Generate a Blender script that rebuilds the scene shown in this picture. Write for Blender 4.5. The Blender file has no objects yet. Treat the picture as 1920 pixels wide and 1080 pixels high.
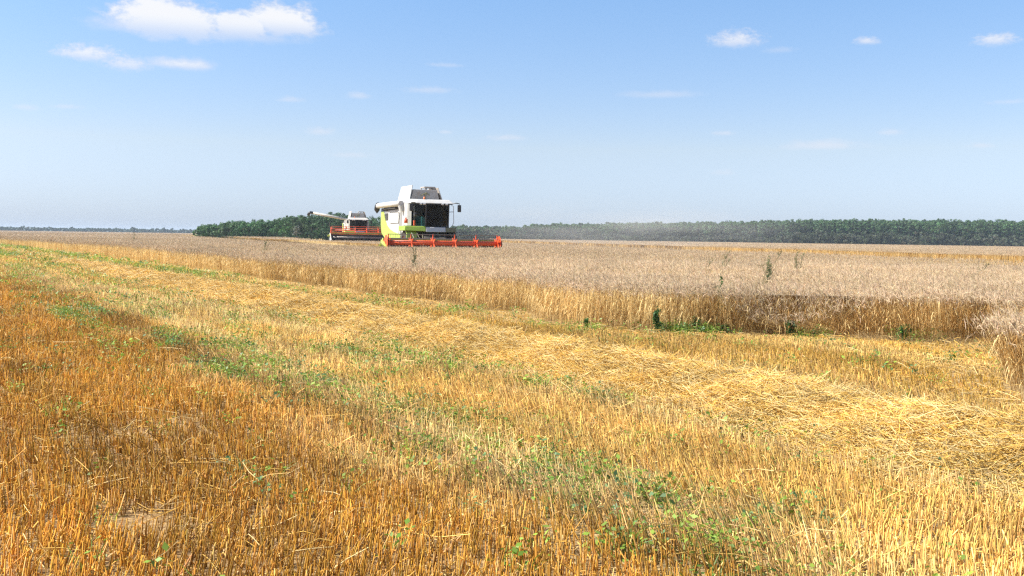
import bpy, math, random
import numpy as np
from mathutils import Matrix, Vector

rng = np.random.default_rng(11)
random.seed(5)
sc = bpy.context.scene
COL = sc.collection
R = math.radians

# ------------------------------------------------------------------ camera
F = 1867.0            # focal length in pixels of the 1920 wide frame
HCAM = 1.40
PITCH, ROLL = 2.913, 0.835
cam_rot = (Matrix.Rotation(R(90 - PITCH), 4, 'X') @ Matrix.Rotation(R(ROLL), 4, 'Z'))
cd = bpy.data.cameras.new('camera')
cd.sensor_width = 36; cd.lens = 36 * F / 1920; cd.clip_start = 0.1; cd.clip_end = 20000
cam = bpy.data.objects.new('camera', cd)
cam.matrix_world = Matrix.Translation((0, 0, HCAM)) @ cam_rot
COL.objects.link(cam); sc.camera = cam

def ray(px, py):
    return cam_rot.to_3x3() @ Vector(((px - 960) / F, -(py - 540) / F, -1.0))
def ground_at(px, py, z=0.0):
    d = ray(px, py); t = (z - HCAM) / d.z
    return (d.x * t, d.y * t)
def at_dist(px, py, D):
    d = ray(px, py); t = D / d.y
    return Vector((d.x * t, D, HCAM + d.z * t))

# ------------------------------------------------------------------ numpy helpers
_TAB = np.random.default_rng(3).random((256, 256))
def vnoise(x, y, scale, seed=0):
    x = np.asarray(x) * scale + seed * 17.3; y = np.asarray(y) * scale + seed * 9.7
    xi = np.floor(x).astype(int); yi = np.floor(y).astype(int)
    fx = x - xi; fy = y - yi
    fx = fx * fx * (3 - 2 * fx); fy = fy * fy * (3 - 2 * fy)
    a = _TAB[xi & 255, yi & 255]; b = _TAB[(xi + 1) & 255, yi & 255]
    c = _TAB[xi & 255, (yi + 1) & 255]; d = _TAB[(xi + 1) & 255, (yi + 1) & 255]
    return (a * (1 - fx) + b * fx) * (1 - fy) + (c * (1 - fx) + d * fx) * fy
def fbm(x, y, scale, seed=0):
    return (vnoise(x, y, scale, seed) * .55 + vnoise(x, y, scale * 2.1, seed + 1) * .28 + vnoise(x, y, scale * 4.3, seed + 2) * .17)
def sstep(a, b, x):
    t = np.clip((x - a) / (b - a), 0, 1); return t * t * (3 - 2 * t)
def gz(x, y):
    x = np.asarray(x, float); y = np.asarray(y, float)
    return 0.022 * (np.sin(.9 * x + .4 * y) + np.sin(.5 * x - 1.3 * y)) * np.exp(-((x * x + y * y) / 40. ** 2))
def unit(v):
    return v / np.maximum(np.linalg.norm(v, axis=-1, keepdims=True), 1e-9)

class Geo:
    """collects quads; builds ONE mesh object"""
    def __init__(self):
        self.v = []; self.q = []; self.c = []; self.m = []; self.s = []; self.n = 0
    def add(self, v, q, c, mi=0, smooth=False):
        self.v.append(v); self.q.append(q + self.n); self.c.append(c)
        self.m.append(np.full(len(q), mi, np.int32)); self.s.append(np.full(len(q), smooth, bool)); self.n += len(v)
    def tubes(self, P, Rr, C, S=3, mi=0):
        N, K, _ = P.shape
        t = unit(P[:, -1] - P[:, 0])
        rv = unit(rng.normal(size=(N, 3)))
        u = unit(np.cross(t, rv)); w = np.cross(t, u)
        a = np.arange(S) * 2 * np.pi / S
        ring = u[:, None, None, :] * np.cos(a)[None, None, :, None] + w[:, None, None, :] * np.sin(a)[None, None, :, None]
        V = P[:, :, None, :] + ring * Rr[:, :, None, None]
        if C.ndim == 2: C = np.repeat(C[:, None, :], K, 1)
        CC = np.repeat(C[:, :, None, :], S, 2).reshape(-1, 3)
        idx = np.arange(N * K * S).reshape(N, K, S)
        a0 = idx[:, :-1, :]; b0 = np.roll(idx, -1, 2)[:, :-1, :]
        a1 = idx[:, 1:, :]; b1 = np.roll(idx, -1, 2)[:, 1:, :]
        Q = np.stack([a0, b0, b1, a1], -1).reshape(-1, 4)
        self.add(V.reshape(-1, 3), Q, CC, mi, True)
    def ribbons(self, P, side, W, C, mi=0):
        N, K, _ = P.shape
        V = np.stack([P - side[:, None, :] * W[:, :, None] * .5, P + side[:, None, :] * W[:, :, None] * .5], 2)
        if C.ndim == 2: C = np.repeat(C[:, None, :], K, 1)
        CC = np.repeat(C[:, :, None, :], 2, 2).reshape(-1, 3)
        idx = np.arange(N * K * 2).reshape(N, K, 2)
        Q = np.stack([idx[:, :-1, 0], idx[:, :-1, 1], idx[:, 1:, 1], idx[:, 1:, 0]], -1).reshape(-1, 4)
        self.add(V.reshape(-1, 3), Q, CC, mi, False)
    def leaves(self, P, size, C, nrm=None, aspect=.6, mi=0):
        """one diamond shaped leaf face per point"""
        N = len(P)
        if nrm is None: nrm = unit(rng.normal(size=(N, 3)))
        a = unit(np.cross(nrm, unit(rng.normal(size=(N, 3))))); b = np.cross(nrm, a)
        L = a * size[:, None]; Wd = b * (size * aspect)[:, None]
        V = np.stack([P - L, P + Wd - L * .1, P + L, P - Wd - L * .1], 1)
        Q = np.arange(N * 4).reshape(N, 4)
        self.add(V.reshape(-1, 3), Q, np.repeat(C, 4, 0), mi, False)
    def grid(self, X, Y, Z, C, mi=0):
        h, w = X.shape
        idx = np.arange(h * w).reshape(h, w)
        Q = np.stack([idx[:-1, :-1], idx[:-1, 1:], idx[1:, 1:], idx[1:, :-1]], -1).reshape(-1, 4)
        self.add(np.stack([X, Y, Z], -1).reshape(-1, 3), Q, np.asarray(C).reshape(-1, 3), mi, True)
        return Q
    def build(self, name, mats, parent=None, offset=None):
        V = np.concatenate(self.v).astype(np.float32); Q = np.concatenate(self.q).astype(np.int32)
        C = np.concatenate(self.c); M = np.concatenate(self.m); S = np.concatenate(self.s)
        if offset is not None: V = V - np.asarray(offset, np.float32)
        me = bpy.data.meshes.new(name)
        me.vertices.add(len(V)); me.vertices.foreach_set('co', V.ravel())
        me.loops.add(Q.size); me.loops.foreach_set('vertex_index', Q.ravel())
        me.polygons.add(len(Q)); me.polygons.foreach_set('loop_start', np.arange(0, Q.size, 4, dtype=np.int32))
        me.polygons.foreach_set('material_index', M); me.polygons.foreach_set('use_smooth', S)
        at = me.attributes.new('Col', 'FLOAT_COLOR', 'POINT')
        at.data.foreach_set('color', np.concatenate([np.clip(C, 0, 1), np.ones((len(C), 1))], 1).astype(np.float32).ravel())
        me.update(calc_edges=True)
        for m in (mats if isinstance(mats, (list, tuple)) else [mats]): me.materials.append(m)
        o = bpy.data.objects.new(name, me); COL.objects.link(o)
        if parent: o.parent = parent
        return o

def tag(o, label=None, cat=None, group=None, kind=None):
    if label: o['label'] = label
    if cat: o['category'] = cat
    if group: o['group'] = group
    if kind: o['kind'] = kind
    return o
def empty(name, loc, rz=0):
    o = bpy.data.objects.new(name, None); COL.objects.link(o)
    o.location = loc; o.rotation_euler = (0, 0, rz); return o

# ------------------------------------------------------------------ materials
def newmat(name):
    m = bpy.data.materials.new(name); m.use_nodes = True
    nt = m.node_tree; nt.nodes.clear()
    out = nt.nodes.new('ShaderNodeOutputMaterial')
    return m, nt, out
def N(nt, typ, **kw):
    n = nt.nodes.new(typ)
    for k, v in kw.items(): setattr(n, k, v)
    return n
def math_(nt, op, a, b=None, c=None, clamp=False):
    n = nt.nodes.new('ShaderNodeMath'); n.operation = op; n.use_clamp = clamp
    for i, x in enumerate((a, b, c)):
        if x is None: continue
        if isinstance(x, (int, float)): n.inputs[i].default_value = x
        else: nt.links.new(x, n.inputs[i])
    return n.outputs[0]
def mixc(nt, fac, a, b, blend='MIX'):
    n = nt.nodes.new('ShaderNodeMix'); n.data_type = 'RGBA'; n.blend_type = blend
    for sock, x in ((n.inputs[0], fac), (n.inputs[6], a), (n.inputs[7], b)):
        if isinstance(x, (int, float)): sock.default_value = x
        elif isinstance(x, tuple): sock.default_value = (*x, 1)
        else: nt.links.new(x, sock)
    return n.outputs[2]
def noise(nt, vec, scale, detail=4, rough=.55):
    n = nt.nodes.new('ShaderNodeTexNoise'); n.inputs['Scale'].default_value = scale
    n.inputs['Detail'].default_value = detail; n.inputs['Roughness'].default_value = rough
    if vec is not None: nt.links.new(vec, n.inputs['Vector'])
    return n.outputs['Fac']
def maprange(nt, x, a, b, c=0, d=1):
    n = nt.nodes.new('ShaderNodeMapRange'); n.interpolation_type = 'SMOOTHSTEP'
    nt.links.new(x, n.inputs[0])
    for i, v in enumerate((a, b, c, d)): n.inputs[i + 1].default_value = v
    return n.outputs[0]

def plant_mat(name, rough=.6, trans=.2, var=.25, vscale=1.2, spec=.3):
    """colour comes from the per-stalk colour attribute, varied by a world-scale noise"""
    m, nt, out = newmat(name)
    att = N(nt, 'ShaderNodeAttribute', attribute_name='Col')
    pos = N(nt, 'ShaderNodeNewGeometry').outputs['Position']
    f = maprange(nt, noise(nt, pos, vscale, 3), .3, .7, 1 - var, 1 + var)
    col = mixc(nt, 1.0, att.outputs['Color'], f, 'MULTIPLY')
    cmb = N(nt, 'ShaderNodeCombineColor')
    for i in range(3): nt.links.new(f, cmb.inputs[i])
    col = mixc(nt, 1.0, att.outputs['Color'], cmb.outputs[0], 'MULTIPLY')
    p = N(nt, 'ShaderNodeBsdfPrincipled'); nt.links.new(col, p.inputs['Base Color'])
    p.inputs['Roughness'].default_value = rough; p.inputs['Specular IOR Level'].default_value = spec
    if trans > 0:
        t = N(nt, 'ShaderNodeBsdfTranslucent'); nt.links.new(col, t.inputs['Color'])
        mx = N(nt, 'ShaderNodeMixShader'); mx.inputs[0].default_value = trans
        nt.links.new(p.outputs[0], mx.inputs[1]); nt.links.new(t.outputs[0], mx.inputs[2])
        nt.links.new(mx.outputs[0], out.inputs[0])
    else:
        nt.links.new(p.outputs[0], out.inputs[0])
    return m

def paint(name, col, rough=.45, dirt=(.30, .24, .16), dirt_amt=.35, metal=0., coat=0.):
    m, nt, out = newmat(name)
    tc = N(nt, 'ShaderNodeTexCoord').outputs['Object']
    n1 = noise(nt, tc, 1.7, 6, .65); n2 = noise(nt, tc, 14, 4)
    d = maprange(nt, math_(nt, 'ADD', math_(nt, 'MULTIPLY', n1, .7), math_(nt, 'MULTIPLY', n2, .3)), .38, .75, .05, dirt_amt)
    c = mixc(nt, d, col, dirt)
    p = N(nt, 'ShaderNodeBsdfPrincipled'); nt.links.new(c, p.inputs['Base Color'])
    nt.links.new(maprange(nt, n1, .3, .7, rough - .08, rough + .2), p.inputs['Roughness'])
    p.inputs['Metallic'].default_value = metal; p.inputs['Coat Weight'].default_value = coat
    nt.links.new(p.outputs[0], out.inputs[0])
    return m

def glass_mat(name, tint, gl=.08):
    m, nt, out = newmat(name)
    tr = N(nt, 'ShaderNodeBsdfTransparent'); tr.inputs[0].default_value = (*tint, 1)
    g = N(nt, 'ShaderNodeBsdfGlossy'); g.inputs['Roughness'].default_value = .04
    fr = N(nt, 'ShaderNodeLayerWeight'); fr.inputs[0].default_value = .5
    fr_ = math_(nt, 'ADD', math_(nt, 'MULTIPLY', math_(nt, 'POWER', fr.outputs['Facing'], 4.5), .75), .012)
    mx = N(nt, 'ShaderNodeMixShader')
    nt.links.new(fr_, mx.inputs[0]); nt.links.new(tr.outputs[0], mx.inputs[1]); nt.links.new(g.outputs[0], mx.inputs[2])
    nt.links.new(mx.outputs[0], out.inputs[0]); return m

M_STUB = plant_mat('stubble_straw', .55, .12, .22, .8)
M_STRAW = plant_mat('loose_straw', .45, .15, .2, 1.5)
M_WHEAT = plant_mat('ripe_wheat', .6, .28, .14, .5)
M_LEAF = plant_mat('weed_leaf', .5, .3, .3, 2.0)
M_TREE = plant_mat('tree_leaf', .6, .35, .22, .12)
M_BARK = paint('bark', (.12, .09, .06), .9, dirt_amt=.5)
M_WHITE = paint('dusty_white_paint', (.54, .535, .51), .42, (.36, .29, .20), .55)
M_WHITE2 = paint('weathered_white_paint', (.50, .475, .43), .45, (.38, .30, .2), .5)
M_LIME = paint('lime_green_paint', (.33, .42, .06), .38, (.45, .40, .2), .3)
M_GREEN = paint('green_paint', (.27, .40, .03), .4, (.2, .2, .1), .35)
M_RED = paint('red_orange_paint', (.74, .088, .020), .45, (.38, .15, .07), .45)
M_GREY = paint('dusty_grey_sheet', (.40, .375, .34), .55, (.26, .17, .09), .75)
M_SILVER = paint('silver_panel', (.50, .51, .52), .4, (.3, .27, .22), .3)
M_DARK = paint('dark_machinery', (.030, .030, .028), .6, (.16, .12, .07), .35)
M_BLACK = paint('black_plastic', (.015, .015, .017), .4, (.1, .09, .07), .15)
M_TYRE = paint('tyre_rubber', (.02, .02, .02), .85, (.2, .15, .1), .5)
M_STEEL = paint('worn_steel', (.20, .19, .18), .45, (.2, .12, .06), .5, metal=.6)
M_OLIVE = paint('olive_panel', (.16, .15, .075), .5, (.25, .2, .12), .4)
M_SEAT = paint('seat_cloth', (.06, .06, .065), .9)
M_AMBER = paint('amber_lens', (.75, .16, .02), .25, dirt_amt=.15)
M_GLASS = glass_mat('tinted_glass', (.035, .05, .055))
M_GLASS2 = glass_mat('teal_glass', (.10, .24, .25))
M_TEAL = paint('teal_lit_interior', (.12, .34, .34), .5, dirt_amt=.2)  # look of the sunlit cab interior, put into the colour

# ------------------------------------------------------------------ field layout (metres, camera over the origin looking along +Y)
DA = R(31.5)
DD = np.array([math.sin(DA), -math.cos(DA)])        # driving direction of the old swaths (towards the viewer's right)
def s_of(x, y): return x * math.cos(DA) + y * math.sin(DA)
def t_of(x, y): return -x * math.sin(DA) + y * math.cos(DA)

edge_px = [(0, 460), (200, 482), (370, 505), (520, 527), (640, 545), (760, 561), (880, 579), (1000, 599), (1100, 613), (1215, 630),
           (1500, 634), (1868, 639), (1874, 690), (1890, 742), (1960, 758), (2300, 775)]
near_edge = [(-640, 1100), (-230, 400), (-100, 178)] + [ground_at(*p) for p in edge_px]
near_poly = np.array(near_edge + [(24, 22), (20.8, 39.6), (11.9, 91), (2.9, 126), (-3, 150), (-26, 232), (-76, 240), (-97, 300), (-372, 1190), (-1000, 1190)])
far_edge = [(56, 22), (37.3, 72.6), (18.6, 143), (-3, 250)]
far_poly = np.array(far_edge + [(-8, 330), (-10, 440), (300, 425), (300, 30)])
NE = np.array(near_edge[1:]); FE = np.array(far_edge)

def in_poly(x, y, poly):
    ins = np.zeros(len(x), bool); n = len(poly)
    for i in range(n):
        x1, y1 = poly[i]; x2, y2 = poly[(i + 1) % n]
        if y1 == y2: continue
        c = ((y1 > y) != (y2 > y)) & (x < (x2 - x1) * (y - y1) / (y2 - y1) + x1)
        ins ^= c
    return ins
def dist_line(x, y, pl):
    d = np.full(len(x), 1e9)
    for (x1, y1), (x2, y2) in zip(pl[:-1], pl[1:]):
        dx, dy = x2 - x1, y2 - y1
        t = np.clip(((x - x1) * dx + (y - y1) * dy) / (dx * dx + dy * dy), 0, 1)
        d = np.minimum(d, np.hypot(x - x1 - t * dx, y - y1 - t * dy))
    return d

# the two machines
TH1 = R(21.5)
p1 = at_dist(805, 440, 65.5); C1 = (p1.x, p1.y)
TH2 = R(15.0)
p2 = at_dist(672, 440, 139.0); C2 = (p2.x, p2.y)
def local(x, y, c, th):
    dx, dy = x - c[0], y - c[1]
    return dx * math.cos(th) + dy * math.sin(th), -dx * math.sin(th) + dy * math.cos(th)
def cut_by_machines(x, y):
    lx, ly = local(x, y, C1, TH1); a = (np.abs(lx) < 4.0) & (ly > -3.6)
    lx, ly = local(x, y, C2, TH2); b = (np.abs(lx) < 5.5) & (ly > -7.5)
    return a | b
def in_wheat(x, y):
    wob = (vnoise(x, y, .8, 4) - .5) * .5
    return (in_poly(x + wob, y + wob, near_poly) | in_poly(x, y, far_poly)) & ~cut_by_machines(x, y)

def scatter(d0, d1, dens, margin=1.2, spread=.545):
    """random points in the wedge the camera sees (and a little beside it), d0..d1 metres away"""
    wmax = spread * d1 + margin
    n = int((d1 - d0) * 2 * wmax * dens)
    y = rng.uniform(d0, d1, n); x = rng.uniform(-wmax, wmax, n)
    k = np.abs(x) < spread * y + margin
    return x[k], y[k]

# ------------------------------------------------------------------ ground
def ground():
    g = Geo()
    xs = np.unique(np.concatenate([np.linspace(-9000, -200, 14), np.linspace(-200, -30, 30), np.linspace(-30, 30, 170), np.linspace(30, 200, 30), np.linspace(200, 9000, 14)]))
    ys = np.unique(np.concatenate([np.linspace(-3000, -10, 8), np.linspace(-10, 45, 160), np.linspace(45, 300, 45), np.linspace(300, 9000, 16)]))
    X, Y = np.meshgrid(xs, ys); Z = gz(X, Y)
    g.grid(X, Y, Z, np.ones((X.size, 3)) * .3)
    m, nt, out = newmat('field_soil')
    pos = N(nt, 'ShaderNodeNewGeometry').outputs['Position']
    sx = N(nt, 'ShaderNodeSeparateXYZ'); nt.links.new(pos, sx.inputs[0])
    s = math_(nt, 'ADD', math_(nt, 'MULTIPLY', sx.outputs[0], math.cos(DA)), math_(nt, 'MULTIPLY', sx.outputs[1], math.sin(DA)))
    big = noise(nt, pos, .35, 4); mid = noise(nt, pos, 3.0, 5, .7); fine = noise(nt, pos, 45, 5, .75)
    soil = mixc(nt, maprange(nt, mid, .35, .65), (.060, .036, .018), (.17, .115, .068))
    litter = mixc(nt, maprange(nt, fine, .45, .62), soil, (.48, .34, .16))
    sw = math_(nt, 'ADD', s, math_(nt, 'MULTIPLY', big, 1.2))
    pale = mixc(nt, maprange(nt, sw, 2.4, 3.6), (.40, .21, .06), (.56, .40, .17))
    far = N(nt, 'ShaderNodeVectorMath', operation='LENGTH'); nt.links.new(pos, far.inputs[0])
    c = mixc(nt, maprange(nt, far.outputs['Value'], 10, 45, .25, .8), litter, pale)
    grn = math_(nt, 'MULTIPLY', maprange(nt, math_(nt, 'ABSOLUTE', math_(nt, 'SUBTRACT', s, 7.9)), 0, 1.4, 1, 0), maprange(nt, big, .42, .6))
    grn = math_(nt, 'MULTIPLY', grn, maprange(nt, far.outputs['Value'], 16, 40, 0, .7))
    c = mixc(nt, grn, c, (.20, .24, .05))
    p = N(nt, 'ShaderNodeBsdfPrincipled'); nt.links.new(c, p.inputs['Base Color']); p.inputs['Roughness'].default_value = .95
    p.inputs['Specular IOR Level'].default_value = .1
    b = N(nt, 'ShaderNodeBump'); b.inputs['Strength'].default_value = .8; b.inputs['Distance'].default_value = .03
    nt.links.new(math_(nt, 'ADD', mid, math_(nt, 'MULTIPLY', fine, .4)), b.inputs['Height']); nt.links.new(b.outputs[0], p.inputs['Normal'])
    nt.links.new(p.outputs[0], out.inputs[0])
    o = g.build('ground', m); tag(o, kind='structure')
ground()

# ------------------------------------------------------------------ stubble
def band(x, y, seed, fs=1.1, ft=.10):
    return fbm(s_of(x, y), t_of(x, y) * ft / fs, fs, seed)
def green_amount(x, y):
    s = s_of(x, y) + (vnoise(x, y, .3, 77) - .5) * .35; D = np.hypot(x, y)
    n = .5 * fbm(x, y, .55, 21) + .5 * band(x, y, 23, .9, .12); n2 = fbm(x, y, 1.7, 31)
    g = np.exp(-((s - 3.35) / .3) ** 2) * .35
    g = np.maximum(g, np.exp(-((s - 4.1) / .16) ** 2) * .6)
    g = np.maximum(g, np.exp(-((s - 4.95) / .34) ** 2) * 1.25 * sstep(8, 11, D))
    g = np.maximum(g, np.exp(-((s - 7.9) / .75) ** 2) * 1.5 * sstep(13, 24, D))
    g = np.maximum(g, .55 * sstep(20, 40, D) * (s > 2.2) * (s < 9.2))
    g = np.maximum(g, np.exp(-((s - 8.9) / .35) ** 2) * .5)
    g = np.maximum(g, .16 * sstep(.4, 2.3, s) * (1 - sstep(4.4, 5.3, s)))
    g = np.maximum(g, .6 * np.exp(-((s - 5.35) / .2) ** 2))
    g = np.maximum(g, .8 * sstep(.54, .66, band(x, y, 33, 1.9, .10)) * sstep(2.2, 2.9, s) * (1 - sstep(7.5, 9, s)))
    g = np.maximum(g, .11) * (s < 14)
    t = t_of(x, y); st = np.zeros_like(s)
    for k, (s0, w, d0, d1) in enumerate(((3.35, .20, 0, 1), (3.95, .17, 0, 1), (2.75, .14, 0, 1), (4.95, .26, 7, 9), (5.25, .24, 3, 5), (7.9, .55, 12, 20), (4.4, .16, 8, 11), (2.2, .2, 9, 14))):
        m = sstep(.54, .66, vnoise(t, t * 0 + k * 3.7, .75, 90 + k)) * .75 + .5 * sstep(.55, .75, vnoise(t, t * 0, 2.3, 70 + k))
        st = np.maximum(st, np.exp(-((s - s0) / w) ** 2) * m * .80 * sstep(d0, d1, D))
    return np.maximum(np.clip(st * (.3 + 1.0 * sstep(.3, .6, n2)), 0, 1), .6 * np.clip(g * sstep(.36, .60, n) * (.25 + 1.2 * sstep(.38, .66, n2)) * .8, 0, 1))

ORANGE = np.array([.56, .288, .045]); PALE = np.array([.77, .475, .130]); GOLD = np.array([.71, .425, .085]); CREAM = np.array([.84, .595, .25])
def stubble_colour(x, y, n):
    s = s_of(x, y)
    k = sstep(2.1, 3.5, s + (fbm(x, y, .6, 2) - .5) * 1.6)[:, None]
    kg = sstep(6.6, 7.6, s)[:, None]
    c = ORANGE * (1 - k) + PALE * k
    c = c * (1 - kg) + GOLD * kg
    cr = (np.maximum(sstep(.46, .6, band(x, y, 8, 1.3, .06)), sstep(.55, .7, fbm(x, y, .5, 8)) * .6) * .9)[:, None] * k * (1 - kg * .5)
    c = c * (1 - cr) + CREAM * cr
    j = rng.random(n)[:, None]
    c = c * (.74 + .44 * sstep(.3, .7, band(x, y, 15, 2.4, .035)))[:, None]
    c = c * (1 - .45 * (j > .86)) + (CREAM - c) * .5 * (j < .12)
    return c * rng.uniform(.56, 1.26, n)[:, None] * (1 + rng.normal(0, .05, (n, 3)))

def stubble():
    g = Geo()
    zones = [(3.2, 8.5, 1150, 1.0, 3), (8.5, 15, 760, 1.1, 3), (15, 28, 300, 1.45, 3), (28, 55, 90, 2.0, 2), (55, 130, 20, 3.4, 2)]
    for d0, d1, dens, wk, S in zones:
        x, y = scatter(d0, d1, dens)
        # drilled rows 13 cm apart
        s = s_of(x, y); sr = np.round(s / .13) * .13 + rng.normal(0, .024, len(s))
        k = rng.random(len(s)) < .65; ds = np.where(k, sr - s, 0)
        x = x + ds * math.cos(DA); y = y + ds * math.sin(DA)
        bare = fbm(x, y, .9, 41) - .42 * np.exp(-(((x + 1.85) / .42) ** 2 + ((y - 4.75) / .30) ** 2))
        keep = (~in_wheat(x, y)) & (bare > .10 + .14 * rng.random(len(x))) & (rng.random(len(x)) > .88 * green_amount(x, y))
        sw = s_of(x, y)
        keep &= ~((np.abs(sw - 6.05) < .5) & (rng.random(len(x)) < .75))
        x, y = x[keep], y[keep]; n = len(x); sw = s_of(x, y)
        pale = sstep(2.2, 3.0, sw)
        h = rng.normal(.108, .022, n) * (1 + .15 * pale) * (.85 + .35 * vnoise(x, y, .7, 5)); h = np.clip(h, .04, .24)
        if d0 > 25: h *= 1.1
        dn = dist_line(x, y, NE); h *= .4 + .6 * sstep(.3, 1.6, dn)
        lean = rng.normal(0, .10, (n, 2))
        lf = sstep(.5, .75, fbm(x, y, .45, 9)) * pale
        lean[:, 0] -= lf * rng.uniform(.1, .55, n); lean[:, 1] += lf * .1
        ph = fbm(x, y, .6, 12); lean[:, 0] += (ph - .5) * .5
        wild = rng.random(n) < .07; lean[wild] += rng.normal(0, .7, (wild.sum(), 2))
        z0 = gz(x, y) - .01
        B = np.stack([x, y, z0], 1); T = B + np.stack([lean[:, 0] * h, lean[:, 1] * h, h], 1)
        Mid = (B + T) / 2 + np.concatenate([rng.normal(0, .006, (n, 2)), np.zeros((n, 1))], 1)
        P = np.stack([B, Mid, T], 1)
        r = rng.uniform(.0018, .0035, n) * wk
        Rr = np.stack([r * 1.15, r, r * .95], 1)
        c = stubble_colour(x, y, n)
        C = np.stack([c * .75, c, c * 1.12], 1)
        if S == 3: g.tubes(P, Rr, C, 3)
        else:
            sd = unit(np.stack([np.ones(n), rng.normal(0, .5, n), np.zeros(n)], 1)); g.ribbons(P, sd, Rr * 2, C)
        # sheath leaves hanging off some stalks
        if d0 < 15:
            k = rng.random(n) < .35; m = k.sum()
            b = Mid[k]; dv = rng.normal(0, 1, (m, 3)); dv[:, 2] = rng.uniform(-.6, .5, m); dv = unit(dv)
            L = rng.uniform(.03, .09, m)[:, None]
            P2 = np.stack([b, b + dv * L * .5 + [0, 0, .008], b + dv * L + [0, 0, -.012]], 1)
            sd = unit(np.cross(dv, rng.normal(size=(m, 3))))
            W = np.stack([np.full(m, .005), np.full(m, .005), np.full(m, .0015)], 1) * wk
            g.ribbons(P2, sd, W, c[k] * .95)
    o = g.build('stubble', M_STUB); tag(o, 'golden cut straw stubble standing in drilled rows', 'stubble', kind='stuff')
stubble()

# ------------------------------------------------------------------ loose straw: the windrow and the litter
def windrow_h(x, y):
    s = s_of(x, y); t = t_of(x, y)
    c = 6.05 + (vnoise(t, t * 0, .25, 3) - .5) * .5
    w = .74 + .3 * vnoise(t, t * 0, .4, 6)
    return (.08 + .27 * fbm(x, y, 1.7, 14)) * (1 - .55 * sstep(26, 55, np.hypot(x, y))) * np.exp(-((s - c) / w) ** 2)
def straw():
    g = Geo()
    # the body of the heap under the loose stalks
    tt = np.arange(-6, 130, .3); ss = np.linspace(4.2, 8.5, 30)
    S_, T_ = np.meshgrid(ss, tt)
    X = S_ * math.cos(DA) - T_ * math.sin(DA); Y = S_ * math.sin(DA) + T_ * math.cos(DA)
    Z = gz(X, Y) + windrow_h(X, Y) * .8 - .035
    g.grid(X, Y, Z, np.ones((X.size, 3)) * np.array([.46, .28, .07]))
    def lay(x, y, z, lmin, lmax, wk, tilt, bright):
        n = len(x); a = rng.uniform(0, 2 * np.pi, n); L = rng.uniform(lmin, lmax, n)
        dv = unit(np.stack([np.cos(a), np.sin(a), rng.normal(0, tilt, n)], 1))
        c0 = np.stack([x, y, z], 1); bend = rng.normal(0, .06, (n, 3)) * L[:, None]
        P = np.stack([c0 - dv * L[:, None] / 2, c0 + bend, c0 + dv * L[:, None] / 2 - [0, 0, .01]], 1)
        P[:, :, 2] = np.maximum(P[:, :, 2], gz(P[:, :, 0], P[:, :, 1]) + .004)
        r = rng.uniform(.0014, .0028, n) * wk
        c = np.where((rng.random(n) < .55)[:, None], np.array([.80, .50, .115]), np.array([.84, .63, .27])) * rng.uniform(.7, 1.15, n)[:, None] * bright
        g.tubes(P, np.repeat(r[:, None], 3, 1), c, 3)
    for d0, d1, dens, wk in ((3.5, 14, 2900, 1.05), (14, 26, 1100, 1.4), (26, 60, 170, 2.4), (60, 120, 20, 4.)):
        x, y = scatter(d0, d1, dens); h = windrow_h(x, y)
        k = (h > .03) & (rng.random(len(x)) < np.clip(h / .10, 0, 1)) & ~in_wheat(x, y); x, y, h = x[k], y[k], h[k]
        z = gz(x, y) + h * rng.uniform(.6, 1.2, len(x)) + .01
        lay(x, y, z, .10, .42, wk, .30, 1.0)
    for d0, d1, dens, wk in ((3.2, 9, 150, 1.0), (9, 18, 80, 1.3), (18, 40, 22, 2.0)):
        x, y = scatter(d0, d1, dens); s = s_of(x, y)
        am = .25 + .5 * sstep(2.4, 3.5, s) + .6 * np.exp(-((s - 8.0) / .9) ** 2) + .8 * np.exp(-((s - 6.1) / 1.4) ** 2)
        am *= .35 + 1.2 * sstep(.42, .65, fbm(x, y, .8, 18))
        k = (rng.random(len(x)) < am) & ~in_wheat(x, y); x, y = x[k], y[k]
        z = gz(x, y) + rng.beta(1.2, 2.2, len(x)) * .12 + .008
        lay(x, y, z, .06, .32, wk, .2, .93)
    o = g.build('straw', M_STRAW); tag(o, 'loose yellow straw lying in a windrow along the stubble', 'straw', kind='stuff')
straw()

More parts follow.
